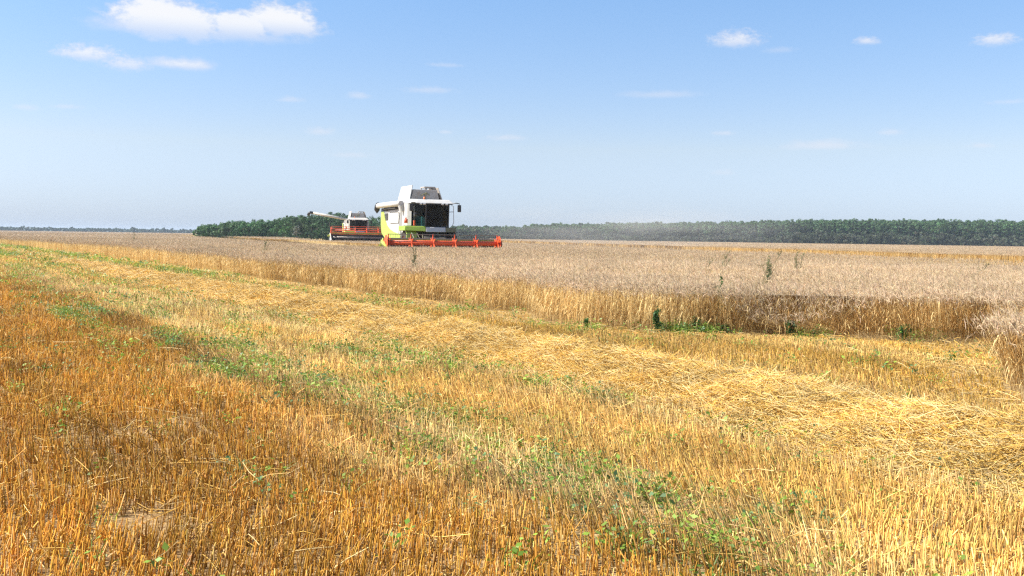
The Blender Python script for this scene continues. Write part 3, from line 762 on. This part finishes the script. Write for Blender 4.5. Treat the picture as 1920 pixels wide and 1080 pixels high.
def combine(name, label, loc, rz, lift, reel_z, auger_out, white, wid=3.85):
    t = empty(name, (loc[0], loc[1], float(gz(*loc))), rz); tag(t, label, 'combine harvester', 'combine harvesters')
    # ---- body: viewer's left is the machine's right flank (x < 0), +y is the rear
    side = [(.75, 1.30), (1.4, 1.18), (5.2, 1.05), (6.5, 1.55), (6.75, 2.2), (6.6, 3.12), (1.35, 3.20), (.75, 3.20)]
    body = MB().prism_x(side, -1.55, 1.55).build('body', white, t, .05)
    MB().box(-1.50, 1.50, .95, 4.6, 3.20, 3.62).build('engine_deck', white, t, .06)
    MB().box(-1.5, 1.5, 4.7, 6.3, 3.13, 3.36).build('engine_hood', M_DARK, t, .04)
    sw = [(6.62, 3.10), (5.95, 3.10), (5.75, 2.78), (5.45, 2.45), (5.0, 2.12), (4.3, 1.86), (3.2, 1.66), (1.5, 1.50), (1.42, 1.20), (5.18, 1.075), (6.46, 1.57), (6.72, 2.2)]
    for sx in (-1, 1):
        MB().prism_x(sw, sx * 1.552, sx * 1.60).build('side_panel', M_LIME, t, .01, label='lime green curved flank panel')
        MB().prism_x([(2.0, 2.25), (4.1, 2.25), (4.35, 2.45), (4.35, 2.95), (2.0, 2.95), (1.9, 2.6)], sx * 1.552, sx * 1.575).build('hatch', white, body, .02)
        MB().prism_x([(1.96, 2.21), (4.12, 2.21), (4.39, 2.43), (4.39, 2.99), (1.96, 2.99), (1.86, 2.6)], sx * 1.551, sx * 1.558).build('hatch_seal', M_DARK, body)
        MB().box(sx * 1.56 - .03, sx * 1.56 + .03, 1.28, 1.36, 1.45, 3.0).tube([(sx * 1.64, 1.55, 1.5), (sx * 1.64, 1.5, 2.4), (sx * 1.62, 1.45, 2.95)], .025, 6).build('hydraulic_hose', M_DARK, body)
    MB().box(-1.565, -1.553, 4.75, 5.7, 2.45, 2.95).build('grille', M_DARK, t)
    MB().prism_x([(6.0, 1.5), (6.9, 1.7), (7.35, 2.3), (7.2, 2.9), (6.55, 3.0)], -1.25, 1.25).build('straw_hood', M_GREEN, t, .05)
    MB().tube([(-1.45, 6.4, 3.15), (-1.5, 6.75, 3.3), (-1.52, 6.8, 2.3), (-1.5, 6.7, 1.7)], .05, 6).build('rear_frame', M_DARK, t)
    # ---- grain tank with raised covers
    MB().hexa([(-.98, 1.25, 3.62), (1.12, 1.25, 3.62), (1.25, 4.1, 3.62), (-1.1, 4.1, 3.62), (-.72, 1.42, 4.50), (.92, 1.42, 4.50), (.98, 3.9, 4.50), (-.8, 3.9, 4.50)]).build('grain_tank', M_GREY, t, .02)
    MB().hexa([(-1.08, 1.2, 3.66), (-1.02, 1.2, 3.66), (-1.02, 4.2, 3.66), (-1.08, 4.2, 3.66), (-.85, 1.25, 4.76), (-.79, 1.25, 4.76), (-.79, 3.95, 4.76), (-.85, 3.95, 4.76)]).build('tank_cover', white, t, .01, label='raised white tank cover')
    MB().hexa([(1.26, 1.2, 3.66), (1.32, 1.2, 3.66), (1.34, 4.2, 3.66), (1.28, 4.2, 3.66), (1.0, 1.45, 4.66), (1.04, 1.45, 4.66), (1.08, 3.95, 4.66), (1.02, 3.95, 4.66)]).build('tank_cover', M_GREY, t, .01)
    fl = MB().box(.22, 1.0, 2.0, 3.0, 4.66, 4.74)
    for x in (.24, .58, .92): fl.box(x, x + .06, 2.02, 2.1, 4.5, 4.67).box(x, x + .06, 2.85, 2.95, 4.5, 4.67)
    fl.build('tank_flap', M_GREY, t, .008)
    MB().tube([(.15, 1.33, 4.3), (.0, 1.28, 3.75)], .05, 6).tube([(.15, 1.33, 4.3), (.4, 1.36, 4.12)], .035, 6).tube([(.15, 1.33, 4.3), (-.2, 1.33, 4.1)], .035, 6).build('filling_spout', M_OLIVE, t)
    q = [(-1.58, 1.0), (-1.56, .62), (-1.42, .34), (-1.18, .16), (-1.17, 1.0)]; n = len(q)
    MB().add([(a, b, 2.06) for a, b in q] + [(a * .985, b, 3.52) for a, b in q], [tuple(range(n)), tuple(range(2 * n - 1, n - 1, -1))] + [(i, (i + 1) % n, n + (i + 1) % n, n + i) for i in range(n)]).build('corner_panel', white, t, .02)
    # ---- cab
    cabm = MB().box(-1.12, 1.12, -.72, .90, 1.98, 2.06).box(-1.12, 1.12, .82, .90, 2.06, 3.5)
    for x in (-1.12, 1.04): cabm.box(x, x + .08, .30, .40, 2.06, 3.5)
    MB().hexa([(-.60, -1.03, 2.06), (-.53, -1.06, 2.06), (-.53, -.98, 2.06), (-.60, -.96, 2.06), (-.60, -1.13, 3.5), (-.53, -1.16, 3.5), (-.53, -1.08, 3.5), (-.60, -1.06, 3.5)]).build('door_post', M_BLACK, t, .01)
    for x in (1.0,):
        cabm.hexa([(x, -.80, 2.06), (x + .08, -.80, 2.06), (x + .08, -.72, 2.06), (x, -.72, 2.06), (x, -.92, 3.5), (x + .08, -.92, 3.5), (x + .08, -.84, 3.5), (x, -.84, 3.5)])
    cab = cabm.build('cab', M_BLACK, t, .01)
    # curved windscreen
    wv = []; wf = []; nx = 10
    for j, z in enumerate((2.07, 2.8, 3.49)):
        for i in range(nx + 1):
            u = i / nx; wv.append((-.52 + u * 1.56, -1.04 - .10 * j / 2 + .30 * max(0, u - .5) ** 2 * 4, z))
    for j in range(2):
        for i in range(nx): a = j * (nx + 1) + i; wf.append((a, a + 1, a + nx + 2, a + nx + 1))
    MB().add(wv, wf).build('windscreen', M_GLASS, cab, smooth=True)
    MB().add([(-1.10, -.30, 2.08), (-.59, -1.0, 2.08), (-.59, -1.08, 3.48), (-1.10, -.34, 3.48)], [(0, 1, 2, 3)]).build('door_window', M_GLASS2, cab)
    MB().hexa([(-.98, -.1, 2.07), (-.5, -.62, 2.07), (-.46, -.56, 2.07), (-.94, -.04, 2.07), (-.98, -.1, 2.75), (-.5, -.62, 2.62), (-.46, -.56, 2.62), (-.94, -.04, 2.75)]).build('lit_interior_panel', M_TEAL, cab)  # panel added behind the pane, its teal standing in for the lit interior
    for sx in (-1, 1):
        MB().box(sx * 1.10 - .006, sx * 1.10 + .006, -.28 if sx < 0 else -.72, .29, 2.10, 3.46).build('side_window', M_GLASS2, cab)
    MB().box(-1.0, 1.0, .80, .815, 2.1, 3.4).build('rear_trim', M_SEAT, cab)
    s_ = MB().box(-.28, .28, .05, .55, 2.45, 2.6).hexa([(-.27, .5, 2.55), (.27, .5, 2.55), (.27, .64, 2.55), (-.27, .64, 2.55), (-.22, .62, 3.25), (.22, .62, 3.25), (.22, .72, 3.25), (-.22, .72, 3.25)]).box(-.2, .2, .1, .5, 2.06, 2.45)
    s_.build('driver_seat', M_SEAT, cab, .03)
    MB().tube([(0, -.5, 2.06), (0, -.35, 2.75)], .05, 8).tube([(.19 * math.cos(a), -.33 + .08 * math.sin(a), 2.78 + .17 * math.sin(a)) for a in [i * .5 for i in range(14)]], .016, 6).build('steering_wheel', M_BLACK, cab)
    MB().box(.45, .75, -.3, .4, 2.5, 2.62).box(.55, .65, -.45, -.3, 2.55, 2.85).build('console', M_SILVER, cab, .01)
    roof = MB().hexa([(-1.38, -1.28, 3.50), (1.30, -1.28, 3.50), (1.34, 1.1, 3.56), (-1.42, 1.1, 3.56), (-1.15, -.95, 3.76), (1.08, -.95, 3.76), (1.2, 1.05, 3.84), (-1.25, 1.05, 3.84)]).build('roof', white, t, .07)
    MB().box(-1.25, 1.18, -1.22, -1.16, 3.44, 3.5).build('roof_trim', M_BLACK, roof)
    for x in (-.95, -.72, .5, .78): MB().lathe_x([(-.07, .06), (.07, .06)], x, -1.24, 3.46, 10).build('work_light', M_SILVER, roof)
    MB().tube([(-.62, -.85, 3.72), (-.62, -.85, 3.80), (-.62, -.85, 3.93)], .075, 10, .05).build('beacon', M_AMBER, roof, smooth=True)
    # mirrors on arms
    for sx, xo in ((-1, -1.62), (1, 1.60)):
        mr = MB().box(xo - .12, xo + .12, -1.42, -1.30, 2.98, 3.44).build('mirror', M_BLACK, t, .04)
        MB().tube([(sx * 1.2, -1.0, 3.50), (sx * 1.38, -1.25, 3.56), (xo, -1.37, 3.52), (xo, -1.37, 3.40)], .035, 6).build('mirror_arm', M_BLACK, mr)
    MB().lathe_x([(-.07, .14), (.07, .14)], -1.25, -.95, 2.78, 12).build('side_light', M_BLACK, t)
    # steps and handrail at the viewer's right
    MB().tube([(1.18, -1.0, 3.42), (1.30, -1.05, 3.36), (1.33, -1.05, 2.3), (1.24, -1.0, 2.05)], .022, 6).tube([(1.18, -.2, 3.0), (1.30, -.3, 3.0), (1.33, -1.05, 3.0)], .022, 6).build('handrail', M_SILVER, t)
    ld = MB().box(1.5, 1.54, -.9, -.82, .5, 2.0).box(1.5, 1.54, -.4, -.32, .5, 2.0)
    for z in (.6, .95, 1.3, 1.65): ld.box(1.48, 1.62, -.84, -.38, z, z + .04)
    ld.build('ladder', M_STEEL, t)
    # platform band under the cab
    MB().hexa([(-1.95, -.95, 1.74), (-.62, -1.28, 1.70), (-.62, .7, 1.70), (-1.9, .7, 1.74), (-1.9, -.9, 2.03), (-.62, -1.22, 2.03), (-.62, .7, 2.03), (-1.9, .7, 2.03)]).build('platform', M_GREEN, t, .03, label='green front corner of the platform')
    MB().hexa([(-.61, -1.30, 1.66), (.72, -1.30, 1.66), (.72, .7, 1.66), (-.61, .7, 1.66), (-.61, -1.24, 1.975), (.72, -1.24, 1.975), (.72, .7, 1.975), (-.61, .7, 1.975)]).build('front_panel', M_SILVER, t, .03)
    MB().hexa([(.73, -1.28, 1.66), (1.5, -1.05, 1.68), (1.5, .7, 1.68), (.73, .7, 1.66), (.73, -1.24, 1.97), (1.5, -1.0, 1.97), (1.5, .7, 1.97), (.73, .7, 1.97)]).build('platform', M_OLIVE, t, .03)
    MB().tube([(-1.72, -.45, 2.22), (-1.72, -.45, 2.48)], .12, 12).tube([(-1.72, -.45, 2.48), (-1.72, -.45, 2.58)], .05, 8).build('fire_extinguisher', M_RED, t, smooth=True)
    MB().box(-1.24, -1.14, -.6, -.5, 2.04, 2.4).build('tail_marker', M_RED, t, .01)
    # wheels
    for nm, x, y, r, w in (('front_wheel', -1.42, .1, .88, .62), ('front_wheel', 1.42, .1, .88, .62), ('rear_wheel', -1.25, 4.7, .62, .45), ('rear_wheel', 1.25, 4.7, .62, .45)):
        h = w / 2
        ty = MB().lathe_x([(-h * .8, r * .55), (-h, r * .62), (-h, r * .88), (-h * .75, r), (h * .75, r), (h, r * .88), (h, r * .62), (h * .8, r * .55)], x, y, r, 36)
        for k in range(18):
            a = 2 * math.pi * k / 18
            for sg in (-1, 1):
                aa = a + (.17 if sg > 0 else 0); c, s = math.cos(aa), math.sin(aa)
                p = lambda xx, rr, da: (x + xx, y + math.cos(aa + da) * rr, r + math.sin(aa + da) * rr)
                x0, x1 = (0.0, sg * h * .95); ty.hexa([p(x0, r - .02, .02), p(x1, r - .06, -.14), p(x1, r - .06, -.07), p(x0, r - .02, .09), p(x0, r + .035, .02), p(x1, r + .0, -.14), p(x1, r + .0, -.07), p(x0, r + .035, .09)])
        wh = ty.build(nm, M_TYRE, t)
        MB().lathe_x([(-h * .82, r * .2), (-h * .6, r * .25), (-h * .55, r * .5), (-h * .86, r * .56), (h * .86, r * .56), (h * .55, r * .5), (h * .6, r * .25), (h * .82, r * .2)], x, y, r, 24).build('rim', M_RED, wh)
    MB().box(-1.2, 1.2, -.1, .3, .75, 1.0).box(-1.0, 1.0, 4.6, 4.85, .5, .75).box(-1.1, 1.1, -.3, 5.2, 1.0, 1.7).build('chassis', M_DARK, t, .02)
    MB().prism_x([(-1.0, 1.25), (-.95, 1.55), (-.5, 1.9), (.6, 1.95), (.7, 1.88), (-.45, 1.82), (-.88, 1.5), (-.93, 1.22)], -1.8, -1.1).build('mudguard', M_LIME, t, .01)
    # unloading auger
    if not auger_out:
        au = MB().tube([(-1.72, .75, 3.52), (-1.74, 3.5, 3.52), (-1.76, 6.9, 3.50)], .185, 18).build('unloading_auger', white, t, smooth=True)
        MB().tube([(-1.76, 6.8, 3.56), (-1.77, 7.05, 3.45), (-1.78, 7.12, 3.2), (-1.78, 7.12, 2.95)], .20, 14).build('spout', M_BLACK, au, smooth=True)
        MB().tube([(-1.6, 4.9, 3.1), (-1.72, 4.9, 3.36)], .05, 6).build('auger_cradle', M_DARK, au)
        MB().tube([(-1.6, .85, 3.0), (-1.7, .85, 3.4)], .2, 14).build('auger_turret', white, au)
        MB().box(-1.75, -1.5, 2.2, 5.8, 3.205, 3.30).build('auger_shade_strip', M_DARK, t, .02)  # dark strip added for the shade under the auger tube
    else:
        a0 = Vector((-1.4, 1.2, 3.55)); a1 = Vector((-6.2, 2.2, 4.42))
        au = MB().tube([a0, (a0 + a1) / 2, a1], .17, 18).build('unloading_auger', white, t, smooth=True)
        d = (a1 - a0).normalized()
        MB().tube([a1 - d * .1, a1 + d * .25, a1 + d * .45 + Vector((0, 0, -.15)), a1 + d * .55 + Vector((0, 0, -.5))], .2, 14).build('spout', M_BLACK, au, smooth=True)
        MB().tube([(-1.5, 1.2, 2.6), (-1.5, 1.2, 3.6)], .2, 14).build('auger_turret', white, au)
    # ---- feeder house
    MB().prism_x([(.2, 1.0), (-2.25, .25 + lift), (-2.3, .95 + lift), (-.6, 1.68), (.2, 1.72)], -.75, .75).build('feeder_house', M_DARK, t, .02)
    # ---- header
    y0 = -3.55; zb = .14 + lift
    hd = MB().box(-wid, wid, -2.34, -2.24, zb, zb + .88).hexa([(-wid, y0, zb - .03), (wid, y0, zb - .03), (wid, -2.3, zb - .08), (-wid, -2.3, zb - .08), (-wid, y0, zb), (wid, y0, zb), (wid, -2.3, zb), (-wid, -2.3, zb)]).build('header', M_DARK, t)
    MB().box(-wid, wid, -2.46, -2.18, zb + .885, zb + 1.10).build('header_beam', M_LIME, hd, .01)
    k_ = MB()
    for i in range(int(2 * wid / .08)):
        x = -wid + .04 + i * .08; k_.add([(x - .025, y0, zb), (x + .025, y0, zb), (x, y0 - .12, zb - .01), (x, y0, zb + .025)], [(0, 1, 2), (0, 2, 3), (1, 3, 2), (0, 3, 1)])
    k_.build('knife', M_STEEL, hd)
    MB().tube([(-wid + .1, -2.75, zb + .38), (wid - .1, -2.75, zb + .38)], .16, 14).build('intake_auger', M_STEEL, hd, smooth=True)
    for sx in (-1, 1):
        x = sx * (wid + .04)
        dm = MB().prism_x([(-2.2, zb - .05), (-2.2, zb + 1.0), (-3.0, zb + .85), (y0 - .2, zb + .32), (y0 - .95, zb + .10), (y0 - .2, zb - .05)], x - .05, x + .05)
        dm.build('divider', M_WHITE if auger_out else M_LIME, hd, .015)
    # ---- reel
    yr, rr = -3.15, .52
    rl = MB().tube([(-wid + .12, yr, reel_z), (wid - .12, yr, reel_z)], .15 if not auger_out else .07, 20).build('reel', M_RED, t, smooth=True)
    ang = [math.pi / 2 + i * math.pi / 3 + .03 for i in range(6)]
    for a in ang:
        by, bz = yr + math.cos(a) * rr, reel_z + math.sin(a) * rr
        MB().tube([(-wid + .1, by, bz), (wid - .1, by, bz)], .022 if not auger_out else .024, 6).build('reel_bar', M_STEEL if not auger_out else M_RED, rl)
    for i in range(6):
        x = -wid + .16 + i * (2 * wid - .32) / 5; st = MB()
        for a in ang:
            c, s = math.cos(a), math.sin(a); pr = lambda u, v: (yr + c * u - s * v, reel_z + s * u + c * v)
            st.prism_x([pr(.10, -.13), pr(.50, -.035), pr(.55, -.03), pr(.55, .03), pr(.50, .035), pr(.10, .13)], x - .022, x + .022)
        st.build('reel_star', M_RED, rl, .004)
    tn = MB()
    for a in ang:
        by, bz = yr + math.cos(a) * rr, reel_z + math.sin(a) * rr
        for i in range(int(2 * wid / .15)):
            x = -wid + .15 + i * .15
            if x < wid - .1: tn.tube([(x, by, bz), (x + .01, by + .07, bz - .20)], .006, 4)
    tn.build('tine', M_DARK, rl)['kind'] = 'stuff'
    for sx in (-1, 1):
        x = sx * (wid - .02)
        MB().prism_x([(yr + .42 * math.cos(a), reel_z + .42 * math.sin(a) * (1.2 if math.sin(a) > 0 else .9)) for a in [k * math.pi / 4 + .3 for k in range(8)]], x - .02, x + .02).build('end_plate', M_RED, rl, .008)
        MB().hexa([(x - .05, -2.3, zb + .8), (x + .05, -2.3, zb + .8), (x + .05, -2.3, zb + .98), (x - .05, -2.3, zb + .98), (x - .05, yr, reel_z - .09), (x + .05, yr, reel_z - .09), (x + .05, yr, reel_z + .09), (x - .05, yr, reel_z + .09)]).build('reel_arm', M_RED, t)
    MB().lathe_x([(-.04, .2), (.04, .2)], wid + .1, yr, reel_z - .03, 18).build('drive_disc', M_BLACK, rl)
    hs = MB()
    for k in range(7):
        x = -wid - .1 - .06 * k; hs.tube([(x + .3, -2.3, zb + .5), (x, -2.8 - .05 * k, zb + .85 - .05 * k), (x + .1, -3.3, zb + .45 + .06 * k)], .03, 6)
    hs.build('belt_drive', M_LIME, hd)
    h2 = MB()
    for k in range(9):
        x = -1.5 + k * .36 + rng.normal(0, .08)
        h2.tube([(x, -1.1, 1.6), (x + rng.normal(0, .1), -1.5, 1.15), (x + rng.normal(0, .2), -2.25, zb + .9)], .022, 5)
    h2.build('hydraulic_lines', M_OLIVE, t)
    return t
combine('combine_harvester', 'near white and lime green combine harvester with lowered red reel cutting the wheat', C1, TH1, 0.0, .97, False, M_WHITE, 3.72)
combine('combine_harvester', 'farther combine harvester with raised red reel and unloading pipe swung out over the wood', C2, TH2, .50, 2.02, True, M_WHITE2, 4.05)

# ------------------------------------------------------------------ air: haze over the land and dust behind the near machine
def volume_box(name, x0, x1, y0, y1, z0, z1, dens, col, aniso):
    mb = MB().box(x0, x1, y0, y1, z0, z1)
    m, nt, out = newmat(name + '_air')
    v = N(nt, 'ShaderNodeVolumePrincipled'); v.inputs['Color'].default_value = (*col, 1); v.inputs['Density'].default_value = dens; v.inputs['Anisotropy'].default_value = aniso
    nt.links.new(v.outputs[0], out.inputs['Volume'])
    o = mb.build(name, m, None); tag(o, kind='stuff'); return o
o = volume_box('haze', -4200, 4200, -40, 4600, -1.5, 17, .00019, (.76, .88, 1.0), .0)
tag(o, 'thin bluish haze over the far land', 'haze')

def dust():
    m, nt, out = newmat('dust_air')
    tc = N(nt, 'ShaderNodeTexCoord').outputs['Object']
    ln = N(nt, 'ShaderNodeVectorMath', operation='LENGTH'); 
    nz = noise(nt, tc, 2.3, 3)
    nt.links.new(tc, ln.inputs[0])
    d = math_(nt, 'MULTIPLY', maprange(nt, ln.outputs['Value'], .15, 1.0, 1, 0), maprange(nt, nz, .35, .65))
    v = N(nt, 'ShaderNodeVolumePrincipled'); v.inputs['Color'].default_value = (.93, .86, .76, 1); nt.links.new(math_(nt, 'MULTIPLY', d, .011), v.inputs['Density'])
    nt.links.new(v.outputs[0], out.inputs['Volume'])
    import bmesh
    me = bpy.data.meshes.new('dust'); bm = bmesh.new(); bmesh.ops.create_icosphere(bm, subdivisions=3, radius=1); bm.to_mesh(me); bm.free(); me.materials.append(m)
    o = bpy.data.objects.new('dust', me); COL.objects.link(o)
    o.location = (12, 110, 2.4); o.scale = (24, 44, 3.6); o.rotation_euler = (0, 0, R(-8))
    tag(o, 'pale dust drifting behind the near combine harvester', 'dust', kind='stuff')
dust()

# ------------------------------------------------------------------ sky, sun
SUN_EL, SUN_AZ = 47.0, 95.0       # azimuth: degrees to the left of the view direction
w = bpy.data.worlds.new('World'); sc.world = w; w.use_nodes = True
nt = w.node_tree; nt.nodes.clear()
out = nt.nodes.new('ShaderNodeOutputWorld')
sky = nt.nodes.new('ShaderNodeTexSky'); sky.sky_type = 'NISHITA'; sky.sun_disc = False
sky.sun_elevation = R(SUN_EL); sky.sun_rotation = R(360 - SUN_AZ); sky.air_density = 1.0; sky.dust_density = .6; sky.ozone_density = 1.2; sky.altitude = 100
bg = nt.nodes.new('ShaderNodeBackground'); bg.inputs[1].default_value = .088
tc = nt.nodes.new('ShaderNodeTexCoord'); sx = nt.nodes.new('ShaderNodeSeparateXYZ'); nt.links.new(tc.outputs['Generated'], sx.inputs[0])
az = math_(nt, 'ARCTAN2', sx.outputs[0], sx.outputs[1]); el = math_(nt, 'ARCSINE', sx.outputs[2])
cv = nt.nodes.new('ShaderNodeCombineXYZ'); nt.links.new(az, cv.inputs[0]); nt.links.new(math_(nt, 'MULTIPLY', el, 1.7), cv.inputs[1])
nz = noise(nt, cv.outputs[0], 38, 7, .6); nzb = noise(nt, cv.outputs[0], 95, 5, .6)
nzc = noise(nt, cv.outputs[0], 120, 5, .65); nzd = noise(nt, cv.outputs[0], 260, 4, .6)
nns = math_(nt, 'ADD', math_(nt, 'MULTIPLY', math_(nt, 'SUBTRACT', nzc, .5), 2.6), math_(nt, 'MULTIPLY', math_(nt, 'SUBTRACT', nzd, .5), 1.1))
nn = math_(nt, 'ADD', math_(nt, 'MULTIPLY', math_(nt, 'SUBTRACT', nz, .5), 2.3), math_(nt, 'MULTIPLY', math_(nt, 'SUBTRACT', nzb, .5), .9))
clouds = [(318, 44, 128, 50, 34, 1.), (452, 50, 75, 32, 30, .95), (530, 48, 78, 46, 30, 1.), (430, 68, 180, 22, 14, .5), (235, 48, 80, 24, 18, .6),
          (165, 104, 68, 24, 14, .85), (238, 122, 54, 20, 15, .7), (338, 122, 76, 18, 12, .85), (1380, 80, 58, 28, 13, .8), (1462, 95, 40, 9, 7, .22),
          (1625, 79, 28, 12, 7, .7), (1868, 78, 42, 18, 10, .75), (545, 188, 32, 9, 6, .35), (672, 181, 28, 11, 7, .4), (600, 249, 36, 13, 7, .38),
          (805, 171, 60, 11, 7, .32), (836, 123, 42, 7, 5, .28), (950, 260, 50, 10, 6, .35), (1235, 179, 90, 12, 8, .33), (1356, 251, 30, 7, 5, .35),
          (1545, 276, 95, 16, 8, .45), (1668, 250, 28, 10, 6, .35), (50, 203, 26, 9, 6, .3), (125, 201, 32, 7, 5, .28), (836, 249, 16, 7, 4, .3),
          (656, 292, 50, 10, 6, .25), (1840, 274, 28, 8, 5, .3), (1356, 325, 28, 10, 6, .22), (1895, 192, 45, 7, 5, .25)]
ramp = nt.nodes.new('ShaderNodeValToRGB'); cr = ramp.color_ramp        # white balance of the sky
cr.elements[0].position = 0; cr.elements[0].color = (.50, .635, 1.06, 1)
cr.elements[1].position = 1; cr.elements[1].color = (.72, .86, 1.0, 1)
e = cr.elements.new(.36); e.color = (.78, .75, .84, 1)
nt.links.new(math_(nt, 'MULTIPLY', el, 1 / R(14.0), clamp=True), ramp.inputs[0])
nt.links.new(mixc(nt, 1.0, sky.outputs[0], ramp.outputs[0], 'MULTIPLY'), bg.inputs[0])
dens = None
for (px, py, wx, wt, wb, st) in clouds:
    d = ray(px, py).normalized(); a0 = math.atan2(d.x, d.y); e0 = math.asin(d.z)
    dx = math_(nt, 'MULTIPLY', math_(nt, 'SUBTRACT', az, a0), F / wx)
    de = math_(nt, 'SUBTRACT', el, e0)
    dy = math_(nt, 'MAXIMUM', math_(nt, 'MULTIPLY', de, F / wt), math_(nt, 'MULTIPLY', de, -F / wb))
    q = math_(nt, 'SQRT', math_(nt, 'ADD', math_(nt, 'MULTIPLY', dx, dx), math_(nt, 'MULTIPLY', dy, dy)))
    mm = math_(nt, 'ADD', math_(nt, 'SUBTRACT', 1.0, q), math_(nt, 'MULTIPLY', nn if wx > 70 else nns, .62 if st > .9 else .5))
    al = maprange(nt, mm, -.05, (.48 if st > .9 else .9), 0, st * .97)
    fade = maprange(nt, math_(nt, 'MULTIPLY', de, F), -wb, wt * .35, .30, 1)      # thin, see-through underside
    al = math_(nt, 'MULTIPLY', al, fade)
    dens = al if dens is None else math_(nt, 'MAXIMUM', dens, al)
cb = nt.nodes.new('ShaderNodeBackground'); cb.inputs[1].default_value = .47
cc = mixc(nt, maprange(nt, dens, .3, .95), (.86, .85, .91), (.93, .94, .97)); nt.links.new(cc, cb.inputs[0])
mx = nt.nodes.new('ShaderNodeMixShader'); nt.links.new(dens, mx.inputs[0]); nt.links.new(bg.outputs[0], mx.inputs[1]); nt.links.new(cb.outputs[0], mx.inputs[2])
nt.links.new(mx.outputs[0], out.inputs[0])

sl = bpy.data.lights.new('sun', 'SUN'); sl.energy = 5.0; sl.angle = R(.53); sl.color = (1, .955, .88)
so = bpy.data.objects.new('sun', sl); COL.objects.link(so)
v = Vector((-math.sin(R(SUN_AZ)) * math.cos(R(SUN_EL)), math.cos(R(SUN_AZ)) * math.cos(R(SUN_EL)), math.sin(R(SUN_EL))))
so.rotation_euler = v.to_track_quat('Z', 'Y').to_euler(); so.location = (-40, 10, 60)

vs = sc.view_settings; vs.view_transform = 'Standard'; vs.look = 'None'; vs.gamma = 1; vs.exposure = 1.12
c = sc.cycles
c.max_bounces = 6; c.diffuse_bounces = 3; c.glossy_bounces = 3; c.transmission_bounces = 4; c.transparent_max_bounces = 12; c.volume_bounces = 0
c.use_adaptive_sampling = True; c.adaptive_threshold = .004
c.use_denoising = False; c.pixel_filter_type = 'BLACKMAN_HARRIS'; c.filter_width = 1.35
